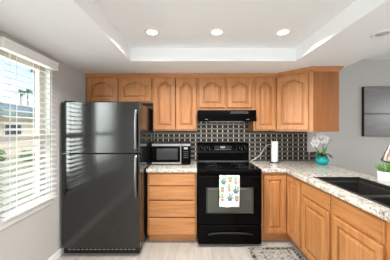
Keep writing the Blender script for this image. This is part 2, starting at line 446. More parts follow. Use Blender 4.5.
# ------------------------------------------------------------------ cabinet parts
def door_bm(o, u, n, u0, u1, z0, z1, arch=0.0, stile=.052, rail=None, th=.025):
    """raised-panel door; o xy of u=0 on the frame plane, u along the face, n out of it"""
    bm = bmesh.new(); rail = rail or stile
    NA = 14
    def P(uu, zz_, d): return bm.verts.new((o[0] + u[0] * uu + n[0] * d, o[1] + u[1] * uu + n[1] * d, zz_))
    cu = (u0 + u1) / 2
    def ring(ins, d, outer=False, exp=0.0):
        a, b_, c_, e_ = u0 + ins, u1 - ins, z0 + ins, z1 - ins
        if outer:
            pts = [(a, c_), (b_, c_)] + [(b_ - (b_ - a) * k / NA, e_) for k in range(NA + 1)]
        else:
            a, b_ = u0 + stile + exp, u1 - stile - exp
            c_ = z0 + rail + exp; top = z1 - rail - exp; hw = (b_ - a) / 2
            pts = [(a, c_), (b_, c_)]
            for k in range(NA + 1):
                s = 1 - 2 * k / NA
                f = math.cos(PI / 2 * min(1, abs(s) / .86)) ** .8 if abs(s) < .86 else 0
                pts.append((cu + hw * s, top - arch * (1 - f)))
        return [P(x, z, d) for x, z in pts]
    rings = [ring(0, 0, True), ring(0, th - .005, True), ring(.004, th, True), ring(0, th, exp=0), ring(0, th - .005, exp=.003), ring(0, th - .018, exp=.005), ring(0, th - .018, exp=.015), ring(0, th - .012, exp=.017), ring(0, th - .001, exp=.040)]
    N = NA + 3
    for r0, r1 in zip(rings, rings[1:]):
        for i in range(N):
            j = (i + 1) % N
            bm.faces.new((r0[i], r0[j], r1[j], r1[i]))
    bm.faces.new(rings[-1]); bm.faces.new(rings[0][::-1])
    return bm
def slab_bm(o, u, n, u0, u1, z0, z1, th=.020):
    bm = bmesh.new()
    def P(uu, zz_, d): return bm.verts.new((o[0] + u[0] * uu + n[0] * d, o[1] + u[1] * uu + n[1] * d, zz_))
    def R(i, d): return [P(u0 + i, z0 + i, d), P(u1 - i, z0 + i, d), P(u1 - i, z1 - i, d), P(u0 + i, z1 - i, d)]
    rs = [R(0, 0), R(0, th - .009), R(.008, th - .004), R(.009, th)]
    for r0, r1 in zip(rs, rs[1:]):
        for i in range(4): bm.faces.new((r0[i], r0[(i + 1) % 4], r1[(i + 1) % 4], r1[i]))
    bm.faces.new(rs[-1]); bm.faces.new(rs[0][::-1])
    return bm
ZC0, ZC1 = .870, .915
def carcass(bm, x0, x1, y0, y1, z0=.10, z1=ZC0 - .001, w=.018, frame=0):
    """open-topped cupboard box"""
    if frame:      # face frame round an open front
        box(bm, x0, x0 + frame, y0, y0 + w, z0, z1); box(bm, x1 - frame, x1, y0, y0 + w, z0, z1)
        box(bm, x0 + frame, x1 - frame, y0, y0 + w, z0, z0 + frame); box(bm, x0 + frame, x1 - frame, y0, y0 + w, z1 - frame, z1)
    else: box(bm, x0, x1, y0, y0 + w, z0, z1)
    box(bm, x0, x1, y1 - w, y1, z0, z1)
    box(bm, x0, x0 + w, y0 + w, y1 - w, z0, z1); box(bm, x1 - w, x1, y0 + w, y1 - w, z0, z1)
    box(bm, x0 + w, x1 - w, y0 + w, y1 - w, z0, z0 + w)
    return bm
UG = 'oak wall cabinets'
YU = 2.885
def upper(label, x0, x1, z0, doors, dz, arch=.05, hollow=False):
    t = thing('wall_cabinet', label, 'cabinet', ((x0 + x1) / 2, YB - .15, z0), UG)
    if hollow:     # no middle stile: the gap between the doors opens into the cupboard
        bm = carcass(bmesh.new(), x0 + .0005, x1 - .0005, YU, YB - .002, z0, 2.115, .018, .030)
        box(bm, x0 + .02, x1 - .02, YU + .018, YB - .02, 2.097, 2.115)
    else: bm = B(x0 + .0005, x1 - .0005, YU, YB - .002, z0, 2.115)
    obj('cabinet_body', bm, 'wood_z', t)
    for a, b_ in doors:
        obj('door', door_bm((0, YU), (1, 0), (0, -1), a, b_, dz[0], dz[1], arch), 'wood_z', t)
    return t
upper('short two-door oak wall cabinet above the refrigerator', -1.463, -.557, 1.747, [(-1.442, -1.036), (-1.011, -.577)], (1.762, 2.082), .055)
upper('tall two-door oak wall cabinet above the microwave', -.557, .047, 1.366, [(-.545, -.253), (-.246, .036)], (1.384, 2.082), .06, True)
upper('short two-door oak wall cabinet above the black range hood', .047, .808, 1.640, [(.068, .416), (.451, .786)], (1.682, 2.082), .06)
upper('narrow single-door oak wall cabinet right of the range hood', .808, 1.12, 1.366, [(.835, 1.103)], (1.384, 2.082), .06)
# diagonal corner unit
t = thing('wall_cabinet', 'angled corner oak wall cabinet with plain side, above the orchid', 'cabinet', (1.43, 2.95, 1.366), UG)
bm = prism(bmesh.new(), [(1.1205, YB - .002), (1.1205, YU), (1.440, 2.565), (1.752, 2.565), (1.752, YB - .002)], 1.362, 2.115)
obj('cabinet_body', bm, 'wood_z', t)
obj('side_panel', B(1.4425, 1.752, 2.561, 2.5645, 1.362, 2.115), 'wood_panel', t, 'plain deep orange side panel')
q = math.sqrt(.5)
obj('door', door_bm((1.12, YU), (q, -q), (-q, -q), .018, .408, 1.384, 2.076, .065), 'wood_z', t)
# crown moulding, mitred along the run
path = [(-1.466, YU), (1.12, YU), (1.440, 2.5605), (1.753, 2.5605), (1.753, YB - .002)]
prof = [(-.02, 2.088), (.006, 2.088), (.012, 2.102), (.026, 2.120), (.034, 2.134), (.034, 2.1445), (-.02, 2.1445)]
bm = bmesh.new(); rings = []
for i, p in enumerate(path):
    p = Vector(p); ns = []
    for a, b_ in ((i - 1, i), (i, i + 1)):
        if a >= 0 and b_ < len(path):
            d = (Vector(path[b_]) - Vector(path[a])).normalized(); ns.append(Vector((d.y, -d.x)))
    nn = sum(ns, Vector((0, 0))).normalized(); k = 1 / nn.dot(ns[0])
    rings.append([bm.verts.new((p.x + nn.x * k * o_, p.y + nn.y * k * o_, z_)) for o_, z_ in prof])
for a, b_ in zip(rings, rings[1:]):
    for i in range(len(prof)):
        j = (i + 1) % len(prof); bm.faces.new((a[i], b_[i], b_[j], a[j]))
bm.faces.new(rings[0]); bm.faces.new(rings[-1][::-1])
struct('trim_1', bm, 'wood_x')

BG = 'oak base cabinets'
YF = 2.58
t = thing('base_cabinet', 'oak base cabinet with four drawers between refrigerator and stove', 'cabinet', (-.27, 2.88, 0), BG)
obj('cabinet_body', carcass(bmesh.new(), -.565, .032, YF, YB - .003, frame=.022), 'wood_z', t)
obj('toe_kick', B(-.560, .028, YF + .075, YF + .093, 0, .0995), 'wood_x', t)
for z0, z1 in ((.7075, .856), (.5345, .6985), (.3255, .5255), (.118, .3165)):
    obj('drawer', slab_bm((0, YF), (1, 0), (0, -1), -.548, .018, z0, z1), 'wood_x', t)
# corner unit with a folding corner door
t = thing('base_cabinet', 'inside-corner oak base cabinet right of the stove with a folding door', 'cabinet', (1.3, 2.85, 0), BG)
XP = 1.145
out = [(.810, YB - .003), (.810, 2.59), (XP, 2.59), (XP, 2.241), (1.745, 2.241), (1.745, YB - .003)]
obj('cabinet_body', prism(bmesh.new(), out, .10, ZC0 - .001), 'wood_z', t)
bm = prism(bmesh.new(), [(.812, 2.665), (1.215, 2.665), (1.215, 2.241), (1.235, 2.241), (1.235, 2.685), (.812, 2.685)], 0, .0995)
obj('toe_kick', bm, 'wood_x', t)
obj('door', door_bm((0, 2.59), (1, 0), (0, -1), .848, 1.118, .132, .835), 'wood_z', t)
obj('door', door_bm((XP, 0), (0, 1), (-1, 0), 2.262, 2.563, .132, .835), 'wood_z', t)
# sink base
t = thing('base_cabinet', 'wide oak base cabinet under the black sink, two doors below false fronts', 'cabinet', (1.45, 1.74, 0), BG)
obj('cabinet_body', carcass(bmesh.new(), XP, 1.745, 1.236, 2.2405), 'wood_z', t)
obj('toe_kick', B(XP + .07, XP + .09, 1.238, 2.239, 0, .0995), 'wood_y', t)
for a, b_ in ((1.768, 2.216), (1.262, 1.722)):
    obj('false_front', slab_bm((XP, 0), (0, 1), (-1, 0), a, b_, .712, .846), 'wood_y', t)
    obj('door', door_bm((XP, 0), (0, 1), (-1, 0), a, b_, .124, .694), 'wood_z', t)
t = thing('base_cabinet', 'oak base cabinet at the near end of the peninsula, cut by the frame', 'cabinet', (1.45, .98, 0), BG)
obj('cabinet_body', carcass(bmesh.new(), XP, 1.745, .74, 1.2355), 'wood_z', t)
obj('toe_kick', B(XP + .07, XP + .09, .742, 1.234, 0, .0995), 'wood_y', t)
obj('drawer', slab_bm((XP, 0), (0, 1), (-1, 0), .775, 1.205, .712, .846), 'wood_y', t)
obj('door', door_bm((XP, 0), (0, 1), (-1, 0), .775, 1.205, .124, .694), 'wood_z', t)

# ------------------------------------------------------------------ worktops
def slab_cells(xs, ys, keep, z0, z1, bev=.006):
    bm = bmesh.new(); g = {}
    def V(i, j, z):
        if (i, j, z) not in g: g[(i, j, z)] = bm.verts.new((xs[i], ys[j], z))
        return g[(i, j, z)]
    ok = lambda i, j: 0 <= i < len(xs) - 1 and 0 <= j < len(ys) - 1 and keep(i, j)
    for i in range(len(xs) - 1):
        for j in range(len(ys) - 1):
            if not ok(i, j): continue
            bm.faces.new((V(i, j, z1), V(i + 1, j, z1), V(i + 1, j + 1, z1), V(i, j + 1, z1)))
            bm.faces.new((V(i, j, z0), V(i, j + 1, z0), V(i + 1, j + 1, z0), V(i + 1, j, z0)))
            for di, dj, a, b_ in ((-1, 0, (i, j), (i, j + 1)), (1, 0, (i + 1, j + 1), (i + 1, j)), (0, -1, (i + 1, j), (i, j)), (0, 1, (i, j + 1), (i + 1, j + 1))):
                if not ok(i + di, j + dj): bm.faces.new((V(*a, z0), V(*a, z1), V(*b_, z1), V(*b_, z0)))
    bmesh.ops.recalc_face_normals(bm, faces=bm.faces[:])
    es = [e for e in bm.edges if len(e.link_faces) == 2 and e.calc_face_angle(0) > .5]
    bmesh.ops.bevel(bm, geom=es, offset=bev, segments=2, profile=.5, affect='EDGES')
    return bm
bm = slab_cells([-.578, .036], [2.545, YB - .009], lambda i, j: True, ZC0, ZC1)
solo('countertop', bm, 'granite', 'short speckled granite countertop holding the microwave', 'countertop', 'granite countertops')
SX0, SX1, SY0, SY1 = 1.20, 1.63, 1.28, 2.10
xs = [.806, 1.10, SX0, SX1, XE]; ys = [.70, SY0, SY1, 2.545, YB - .009]
bm = slab_cells(xs, ys, lambda i, j: (i > 0 or j == 3) and not (i == 2 and j == 1), ZC0, ZC1)
solo('countertop', bm, 'granite', 'long L-shaped speckled granite countertop around the black sink', 'countertop', 'granite countertops')

# sink: two bowls with a flush rim
t = thing('kitchen_sink', 'black composite double-bowl sink set into the speckled countertop', 'sink', ((SX0 + SX1) / 2, (SY0 + SY1) / 2, .68))
g_ = .004
def bowl(x0, x1, y0, y1, zt, zb):
    bm = bmesh.new()
    def R(i, z): return [bm.verts.new(p) for p in ((x0 + i, y0 + i, z), (x1 - i, y0 + i, z), (x1 - i, y1 - i, z), (x0 + i, y1 - i, z))]
    rs = [R(0, zt), R(.006, zt), R(.012, zt - .01), R(.022, zb + .03), R(.05, zb)]
    for r0, r1 in zip(rs, rs[1:]):
        for i in range(4): bm.faces.new((r0[i], r0[(i + 1) % 4], r1[(i + 1) % 4], r1[i]))
    bm.faces.new(rs[-1])
    o1 = R(0, zb - .008)
    for i in range(4): bm.faces.new((rs[0][i], o1[i], o1[(i + 1) % 4], rs[0][(i + 1) % 4]))
    bm.faces.new(o1)
    return bm
YDV = 1.625
for a, b_ in ((SY0 + g_, YDV - .008), (YDV + .008, SY1 - g_)):
    bw = obj('bowl', bowl(SX0 + g_, SX1 - g_, a, b_, .885, .695), 'sink', t)
    obj('drain', lathe(bmesh.new(), [(.045, 0), (.045, .004), (.030, .002), (.012, .002)], ((SX0 + SX1) / 2, (a + b_) / 2, .696)), 'steel', bw)
obj('divider', B(SX0 + g_, SX1 - g_, YDV - .008, YDV + .008, .70, .885, .004), 'sink', t)
bm = bmesh.new(); e = .012
box(bm, SX0 - e, SX0 + g_ + .004, SY0 - e, SY1 + e, ZC1 - .001 + .0012, ZC1 + .004); box(bm, SX1 - g_ - .004, SX1 + e, SY0 - e, SY1 + e, ZC1 + .0002, ZC1 + .004)
box(bm, SX0 + g_, SX1 - g_, SY0 - e, SY0 + g_ + .004, ZC1 + .0002, ZC1 + .004); box(bm, SX0 + g_, SX1 - g_, SY1 - g_ - .004, SY1 + e, ZC1 + .0002, ZC1 + .004)
for x0, x1, y0, y1 in ((SX0 + .001, SX0 + .007, SY0 + .001, SY1 - .001), (SX1 - .007, SX1 - .001, SY0 + .001, SY1 - .001), (SX0 + .007, SX1 - .007, SY0 + .001, SY0 + .007), (SX0 + .007, SX1 - .007, SY1 - .007, SY1 - .001)):
    box(bm, x0, x1, y0, y1, .878, ZC1 + .002)
obj('rim', bm, 'sink', t)

# ------------------------------------------------------------------ woven metal backsplash
bk = struct('wall_backsplash', B(-.585, 1.70, YB - .004, YB, ZC1, 1.3655), 'tile_back')
bm = bmesh.new(); box(bm, .047, .808, YB - .004, YB, 1.3655, 1.639); box(bm, 1.70, XE, YB - .004, YB, ZC1, 1.045)
obj('backing_panel', bm, 'tile_back', bk)
PX, PZ = .0812, .0676
sb, bb = bmesh.new(), bmesh.new()
def strap(bm, x0, x1, z0, z1, d=.005):
    y = YB - .0035
    zs = [z0, z0 + (z1 - z0) * .2, z0 + (z1 - z0) * .8, z1]; ds = [0, d, d, 0]
    a = [bm.verts.new((x0, y - k, z)) for z, k in zip(zs, ds)]; b_ = [bm.verts.new((x1, y - k, z)) for z, k in zip(zs, ds)]
    for i in range(3): bm.faces.new((a[i], b_[i], b_[i + 1], a[i + 1]))
    bm.faces.new(a); bm.faces.new(b_)
z = ZC1 - .012
row = 0
while z < 1.64:
    if z + .037 < 1.366: x0, x1 = -.585, (XE if z + .037 < 1.046 else 1.70)
    else: x0, x1 = .047, .808
    if z + .037 < 1.64: strap(sb, x0, x1, max(z, ZC1 + .001), z + .037)
    g0, g1 = z + .037, z + PZ
    xx_ = -.544
    while xx_ < x1 - .02:
        lim = 1.366 if not (.06 < xx_ < .79) else 1.64
        if xx_ > x0 and g1 < lim and not (xx_ > 1.69 and g1 > 1.05):
            y = YB - .0035; w2 = .0065
            v_ = [bb.verts.new(p) for p in ((xx_ - w2, y, g0 - .004), (xx_ + w2, y, g0 - .004), (xx_ + w2, y, g1 + .004), (xx_ - w2, y, g1 + .004), (xx_ - w2 * .5, y - .005, g0 - .004), (xx_ + w2 * .5, y - .005, g0 - .004), (xx_ + w2 * .5, y - .005, g1 + .004), (xx_ - w2 * .5, y - .005, g1 + .004))]
            for q_ in ((4, 5, 6, 7), (0, 4, 7, 3), (5, 1, 2, 6), (0, 1, 5, 4), (7, 6, 2, 3)): bb.faces.new([v_[k] for k in q_])
        xx_ += PX
    z += PZ
obj('woven_straps', sb, 'tile_strap', bk); obj('woven_bars', bb, 'tile_bar', bk)

# ------------------------------------------------------------------ refrigerator
FX0, FX1, FY = -1.442, -.588, 2.304
t = thing('refrigerator', 'black two-door top-freezer refrigerator beside the window', 'refrigerator', ((FX0 + FX1) / 2, 2.72, 0))
obj('fridge_body', B(FX0 + .004, FX1 - .002, FY + .085, 3.12, .03, 1.675, .006), 'fridge_side', t)
fd = obj('freezer_door', B(FX0, FX1, FY, FY + .078, 1.133, 1.688, .004, 2), 'fridge', t)
rd = obj('fridge_door', B(FX0, FX1, FY, FY + .078, .098, 1.123, .004, 2), 'fridge', t)
obj('gasket', B(FX0 + .02, FX1 - .02, FY + .078, FY + .086, .11, 1.66), 'black_matte', t)
def fhandle(z0, z1, par, flip):
    bm = bmesh.new(); x = -.626; w = .013
    n = 10; prev = None
    for k in range(n + 1):
        s = k / n; z = z0 + (z1 - z0) * s
        bow = (.030 + .018 * math.sin(PI * s))
        y = FY - bow
        ring = [bm.verts.new(p) for p in ((x - w, y + .004, z), (x - w * .6, y - .008, z), (x + w * .6, y - .008, z), (x + w, y + .004, z), (x + w * .6, y + .012, z), (x - w * .6, y + .012, z))]
        if prev:
            for i in range(6):
                f = bm.faces.new((prev[i], prev[(i + 1) % 6], ring[(i + 1) % 6], ring[i])); f.smooth = True
        else: bm.faces.new(ring[::-1])
        prev = ring
    bm.faces.new(prev)
    box(bm, x - .010, x + .010, FY - .022, FY + .002, z0 + .012, z0 + .045, .003); box(bm, x - .010, x + .010, FY - .022, FY + .002, z1 - .045, z1 - .012, .003)
    obj('handle', bm, 'dark_steel', par, 'grey metal handle')
fhandle(1.150, 1.607, fd, 0); fhandle(.655, 1.112, rd, 1)
obj('hinge', B(FX0 + .004, FX0 + .085, FY - .004, FY + .05, 1.123, 1.133, .002), 'steel', t, 'silver centre hinge')
bm = bmesh.new(); box(bm, FX0 + .02, FX0 + .11, FY + .015, FY + .12, 1.688, 1.703, .004)
obj('hinge_cover', bm, 'black_matte', t)
bm = B(FX0 + .01, FX1 - .01, FY + .03, FY + .085, .028, .094)
gr = obj('base_grille', bm, 'black_matte', t)
bm = bmesh.new()
for k in range(16): box(bm, FX0 + .06 + k * .047, FX0 + .09 + k * .047, FY + .027, FY + .031, .066, .074)
obj('vent_slot', bm, 'mark', gr, 'pale row of vent slots')
for x in (FX0 + .05, FX1 - .05):
    for y in (FY + .10, 3.05):
        obj('foot', lathe(bmesh.new(), [(.022, 0), (.022, .012), (.012, .014), (.012, .032)], (x, y, 0), seg=12), 'black_matte', t)

# ------------------------------------------------------------------ range
RX0, RX1, RY = .046, .800, 2.490
RC = (RX0 + RX1) / 2
t = thing('range', 'black electric range with a cactus towel on its oven handle', 'stove', (RC, 2.8, 0))
obj('range_body', B(RX0, RX1, RY + .045, YB - .03, .030, .893, .003), 'black', t)
for x in (RX0 + .06, RX1 - .06):
    for y in (RY + .12, 3.06):
        obj('foot', lathe(bmesh.new(), [(.02, 0), (.02, .031)], (x, y, 0), seg=12), 'black_matte', t)
ct = obj('cooktop', B(RX0 - .001, RX1 + .001, RY + .012, YB - .095, .893, .919, .006, 2), 'black_glass', t)
for x, y, r in ((RC - .19, 2.66, .105), (RC + .19, 2.66, .085), (RC - .19, 2.93, .08), (RC + .19, 2.93, .10)):
    bm = bmesh.new()
    for rr in (r, r * .62): lathe(bm, [(rr - .003, 0), (rr, 0), (rr, .0006), (rr - .003, .0006), (rr - .003, 0)], (x, y, .919), cap=False, seg=40)
    obj('burner_ring', bm, 'dark_steel', ct)
# backguard
bm = bmesh.new()
for pts in ([(YB - .095, .893), (YB - .095, 1.035), (YB - .11, 1.045), (YB - .085, 1.180), (YB - .06, 1.196), (YB - .03, 1.196), (YB - .03, .893)],):
    a = [bm.verts.new((RX0 + .004, y, z_)) for y, z_ in pts]; b_ = [bm.verts.new((RX1 - .004, y, z_)) for y, z_ in pts]
    for i in range(len(pts)):
        j = (i + 1) % len(pts); bm.faces.new((a[i], b_[i], b_[j], a[j]))
    bm.faces.new(a[::-1]); bm.faces.new(b_)
bg = obj('backguard', bm, 'black', t)
obj('trim_strip', B(RX0 + .01, RX1 - .01, YB - .100, YB - .094, .922, .928), 'dark_steel', bg, 'thin bright strip along the cooktop back')
for x in (RX0 + .065, RX0 + .145, RX1 - .145, RX1 - .065):
    k = obj('knob', lathe(bmesh.new(), [(.030, 0), (.030, .004), (.021, .007), (.019, .026), (.015, .029)], (x, YB - .099, 1.108), 'y', 20), 'black', bg)
    obj('knob_mark', B(x - .002, x + .002, YB - .1295, YB - .1275, 1.112, 1.124), 'mark', k)
    bm = bmesh.new()
    for i in range(9):
        a = math.radians(-30 + i * 30); px, pz = x + .037 * math.cos(a), 1.108 + .037 * math.sin(a)
        box(bm, px - .0025, px + .0025, YB - .105 + (pz - 1.085) * .185, YB - .100 + (pz - 1.085) * .185, pz - .0025, pz + .0025)
    obj('dial_marks', bm, 'mark', bg)
pn = obj('clock_panel', B(RC - .13, RC + .13, YB - .104, YB - .094, 1.080, 1.150, .003), 'black_glass', bg)
obj('clock_display', B(RC - .04, RC + .03, YB - .1055, YB - .1035, 1.115, 1.140), 'display', pn)
bm = bmesh.new()
for i in range(10): box(bm, RC - .12 + i * .025, RC - .108 + i * .025, YB - .1055, YB - .1035, 1.090, 1.098)
obj('key_marks', bm, 'mark', pn)
obj('front_lip', B(RX0, RX1, RY + .006, RY + .045, .872, .8925, .003), 'black', t)
dr = obj('oven_door', B(RX0 + .003, RX1 - .003, RY, RY + .043, .272, .868, .006, 2), 'black', t)
obj('oven_window', B(.150, .690, RY - .003, RY + .004, .412, .700, .012, 3), 'oven_glass', dr, 'greenish glass oven window')
bm = slab_cells([.143, .150, .690, .697], [.405, .412, .700, .707], lambda i, j: not (i == 1 and j == 1), 0, .003, .0008)
for v_ in bm.verts: v_.co = Vector((v_.co.x, RY - .0005 - v_.co.z, v_.co.y))
obj('window_border', bm, 'vent_grey', dr, 'thin grey line around the window')
bm = bmesh.new()
hz, hy = .845, RY - .055
tube(bm, spline([(RX0 + .03, RY + .002, hz - .004), (RX0 + .035, RY - .045, hz), (RX0 + .07, hy, hz), (RC, hy, hz), (RX1 - .07, hy, hz), (RX1 - .035, RY - .045, hz), (RX1 - .03, RY + .002, hz - .004)], 5), .0125, 10)
obj('oven_handle', bm, 'black', dr)
dw = obj('storage_drawer', B(RX0 + .003, RX1 - .003, RY + .002, RY + .043, .036, .262, .010, 3), 'black', t)
pts = []
bm = bmesh.new()
x0, x1 = .165, .690
for k in range(21):
    s = k / 20; pts.append((x0 + (x1 - x0) * s, RY - .006 - .010 * math.sin(PI * s), .150 + .030 * math.sin(PI * s) ** .5 if 0 < s < 1 else .150))
tube(bm, pts, .012, 8)
obj('drawer_pull', bm, 'black_matte', dw)

# towel over the oven handle
TW0, TW1 = .292, .520
TZ0 = .510
bm = bmesh.new()
prof_t = []
def along(sv):
    """arc length from the front hem (0) up, over the bar and down the back"""
    zt_, zb_ = hz, TZ0
    L1 = zt_ - zb_
    r = .0165
    if sv < L1: return (hy - r - .006 * (1 - sv / L1), zb_ + sv)
    a = (sv - L1) / r
    if a < PI: return (hy - r * math.cos(a), zt_ + r * math.sin(a))
    return (hy + r, zt_ - (sv - L1 - PI * r))
L = (hz - TZ0) + PI * .0165 + .16
NX, NV = 21, 48
gr_ = []
for j in range(NV + 1):
    y, z_ = along(L * j / NV); row_ = []
    for i in range(NX + 1):
        x = TW0 + (TW1 - TW0) * i / NX
        fr = max(0, (hz - z_) / .37) if y < hy else 0
        row_.append(bm.verts.new((x + .004 * fr * math.sin(z_ * 9), y - .004 * fr * (1 + math.sin(x * 55)), z_ - .006 * fr * math.sin(x * 20) ** 2)))
    gr_.append(row_)
ART = [  # little potted plants, drawn in cells: (kind, column, row from the hem)
    (0, 0, 4), (1, 7, 5), (2, 16, 4), (2, 1, 13), (0, 7, 14), (1, 13, 12), (1, 0, 21), (2, 9, 23), (0, 14, 21), (0, 2, 29), (2, 10, 30), (1, 13, 30)]
SPR = {0: ["..gg..", ".ggg.g", "g.gg.g", "ggggg.", "..gg..", ".pppp.", ".pppp.", "..pp.."],
       1: ["...d....", "d..dd.d.", ".d.d.dd.", "..ddgg..", ".dggggd.", ".bbbbbb.", "..bbbb..", "..bbbb.."],
       2: [".p..", "gggg", "dggd", "gggg", "pppp", "pbbp", ".pp."]}
cells = {}
for k, cx, cy in ART:
    rows = SPR[k]
    for r_, line in enumerate(rows):
        for c_, ch in enumerate(line):
            if ch != '.':
                cells[(cx + c_, cy + len(rows) - r_)] = {'g': 1, 'd': 2, 'p': 3, 'b': 4}[ch]
for j in range(NV):
    for i in range(NX):
        f = bm.faces.new((gr_[j][i], gr_[j][i + 1], gr_[j + 1][i + 1], gr_[j + 1][i])); f.smooth = True
        f.material_index = cells.get((i, j), 0)
tw = solo('dish_towel', bm, ['towel_white', 't_green', 't_dgreen', 't_pink', 't_blue'], 'white dish towel printed with potted cacti hanging on the oven handle', 'towel')
md = tw.modifiers.new('thickness', 'SOLIDIFY'); md.thickness = .0025; md.offset = 0

# ------------------------------------------------------------------ range hood
t = thing('range_hood', 'black under-cabinet range hood above the stove', 'hood', (RC, 2.95, 1.485))
bm = bmesh.new()
pts = [(2.718, 1.492), (2.718, 1.540), (2.735, 1.546), (2.735, 1.638), (YB - .006, 1.638), (YB - .006, 1.492)]
x0, x1 = .051, .804
a = [bm.verts.new((x0, y, z_)) for y, z_ in pts]; b_ = [bm.verts.new((x1, y, z_)) for y, z_ in pts]
for i in range(len(pts)):
    j = (i + 1) % len(pts); bm.faces.new((a[i], b_[i], b_[j], a[j]))
bm.faces.new(a[::-1]); bm.faces.new(b_)
hd = obj('hood_body', bm, 'black', t)
bm = bmesh.new()
for k in range(4): box(bm, .47, .70, 2.7325, 2.736, 1.592 + k * .009, 1.597 + k * .009)
obj('vent_slats', bm, 'vent_grey', t, 'grey strip of vent slats')
for x in (.16, .69):  # ceiling spot reflections on the hood front, modelled as silver plates
    obj('spot_glint', B(x - .018, x + .018, 2.714, 2.720, 1.513, 1.520, .002), 'steel', t, 'small silver plate standing in for a ceiling light reflection')
obj('filter', B(.20, .65, 2.80, 3.08, 1.486, 1.492), 'dark_steel', t)

# ------------------------------------------------------------------ microwave
MX0, MX1, MY, MZ0, MZ1 = -.558, -.045, 2.800, .928, 1.200
t = thing('microwave', 'black and steel countertop microwave left of the stove', 'microwave', ((MX0 + MX1) / 2, 2.95, ZC1))
obj('microwave_body', B(MX0 + .004, MX1 - .004, MY + .025, 3.16, MZ0, MZ1 - .004, .004), 'black_matte', t)
dr = obj('microwave_door', B(MX0, -.168, MY, MY + .026, MZ0, MZ1, .004), 'black', t)
obj('steel_trim', B(MX0 + .002, -.170, MY - .004, MY + .002, MZ1 - .032, MZ1 - .001, .001), 'steel', dr, 'steel strip along the top')
obj('steel_trim', B(MX0 + .002, -.170, MY - .004, MY + .002, MZ0 + .001, MZ0 + .026, .001), 'steel', dr, 'steel strip along the bottom')
obj('window', B(MX0 + .065, -.215, MY - .003, MY + .002, MZ0 + .06, MZ1 - .065, .001), 'oven_grey', dr)
obj('door_handle', B(-.182, -.168, MY - .018, MY - .004, MZ0 + .02, MZ1 - .02, .003), 'steel', dr, 'upright steel handle')
cp = obj('control_panel', B(-.164, MX1, MY, MY + .026, MZ0, MZ1, .004), 'black', t)
obj('steel_trim', B(-.163, MX1 - .002, MY - .004, MY + .002, MZ1 - .032, MZ1 - .001, .001), 'steel', cp)
obj('display', B(-.132, -.085, MY - .002, MY + .001, 1.125, 1.152), 'display', cp)
bm = bmesh.new()
for r_ in range(4):
    for c_ in range(3): box(bm, -.137 + c_ * .021, -.122 + c_ * .021, MY - .0015, MY + .001, 1.010 + r_ * .026, 1.022 + r_ * .026)
obj('keypad', bm, 'vent_grey', cp)
for x in (MX0 + .04, MX1 - .04):
    for y in (MY + .05, 3.12):
        obj('foot', lathe(bmesh.new(), [(.012, 0), (.012, MZ0 - ZC1 + .001)], (x, y, ZC1), seg=12), 'black_matte', t)

# ------------------------------------------------------------------ things on the right worktop
c = (1.149, 3.02, ZC1)
t = thing('paper_towel_holder', 'white paper towel roll on its stand against the backsplash', 'paper towels', c)
obj('base', lathe(bmesh.new(), [(.07, 0), (.07, .008), (.02, .012)], c), 'dark_steel', t)
obj('roll', lathe(bmesh.new(), [(.020, .012), (.045, .012), (.0465, .02), (.0465, .295), (.045, .302), (.020, .302), (.020, .012)], c, cap=False, seg=32), 'paper', t)
bm = tube(bmesh.new(), [(c[0], c[1], c[2] + .008), (c[0], c[1], c[2] + .34)], .007, 10); lathe(bm, [(.004, .335), (.014, .342), (.016, .352), (.010, .362), (.002, .365)], c, seg=14)
obj('post', bm, 'dark_steel', t)
bm = tube(bmesh.new(), [(c[0] + .030, c[1] - .056, c[2] + .008), (c[0] + .030, c[1] - .058, c[2] + .095)], .005, 8)
obj('tension_arm', bm, 'dark_steel', t)
bm = tube(bmesh.new(), spline([(.835, 3.13, ZC1 + .004), (.86, 3.14, ZC1 + .015), (.93, 3.155, .960), (1.00, 3.165, 1.02), (1.04, 3.168, 1.09), (1.085, 3.168, 1.14), (1.115, 3.172, 1.16), (1.15, 3.175, 1.16)], 6), .0045, 8)
solo('power_cord', bm, 'cord', 'white power cord looping up the backsplash from behind the stove', 'cord')

# orchid
c = (1.728, 2.86, ZC1)
t = thing('potted_orchid', 'white orchid in a squat teal pot at the end of the backsplash', 'plant', c)
obj('pot', lathe(bmesh.new(), [(.045, 0), (.062, .010), (.080, .040), (.082, .060), (.072, .090), (.064, .104), (.066, .112), (.060, .112), (.058, .100), (.0, .095)], c, seg=32, cap=False), 'teal', t, 'glossy teal bowl')
def leaf(bm, base, az, length, droop, width, up=.3):
    n = 8; L0, R0, Mm = [], [], []
    for k in range(n + 1):
        s = k / n; r = length * s * math.cos(up * (1 - s)); z_ = length * (math.sin(up) * s * 1.5 - droop * s * s)
        w = width * math.sin(PI * min(1, .12 + .88 * s)) ** .7 if s < 1 else 0.0008
        cx_, cy_ = base[0] + r * math.cos(az), base[1] + r * math.sin(az)
        L0.append(bm.verts.new((cx_ - w * math.sin(az), cy_ + w * math.cos(az), base[2] + z_ + w * .3)))
        R0.append(bm.verts.new((cx_ + w * math.sin(az), cy_ - w * math.cos(az), base[2] + z_ + w * .3)))
        Mm.append(bm.verts.new((cx_, cy_, base[2] + z_)))
    for k in range(n):
        for a, b_ in ((L0, Mm), (Mm, R0)):
            f = bm.faces.new((a[k], b_[k], b_[k + 1], a[k + 1])); f.smooth = True
def thick(o, t_=.0016):
    md = o.modifiers.new('thickness', 'SOLIDIFY'); md.thickness = t_; md.offset = 0
b0 = (c[0], c[1], c[2] + .102)
for az, ln, dp, wd, up in ((2.9, .15, 1.15, .026, .85), (.25, .16, 1.25, .024, .8), (-1.7, .12, 1.2, .028, .9), (3.7, .14, 1.2, .028, .85), (-.7, .14, 1.25, .027, .85), (1.5, .11, .9, .024, .9), (2.3, .12, .8, .024, 1.0), (.9, .12, .9, .024, .9)):
    bm = bmesh.new(); leaf(bm, b0, az, ln, dp, wd, up); thick(obj('leaf', bm, 'leaf', t))
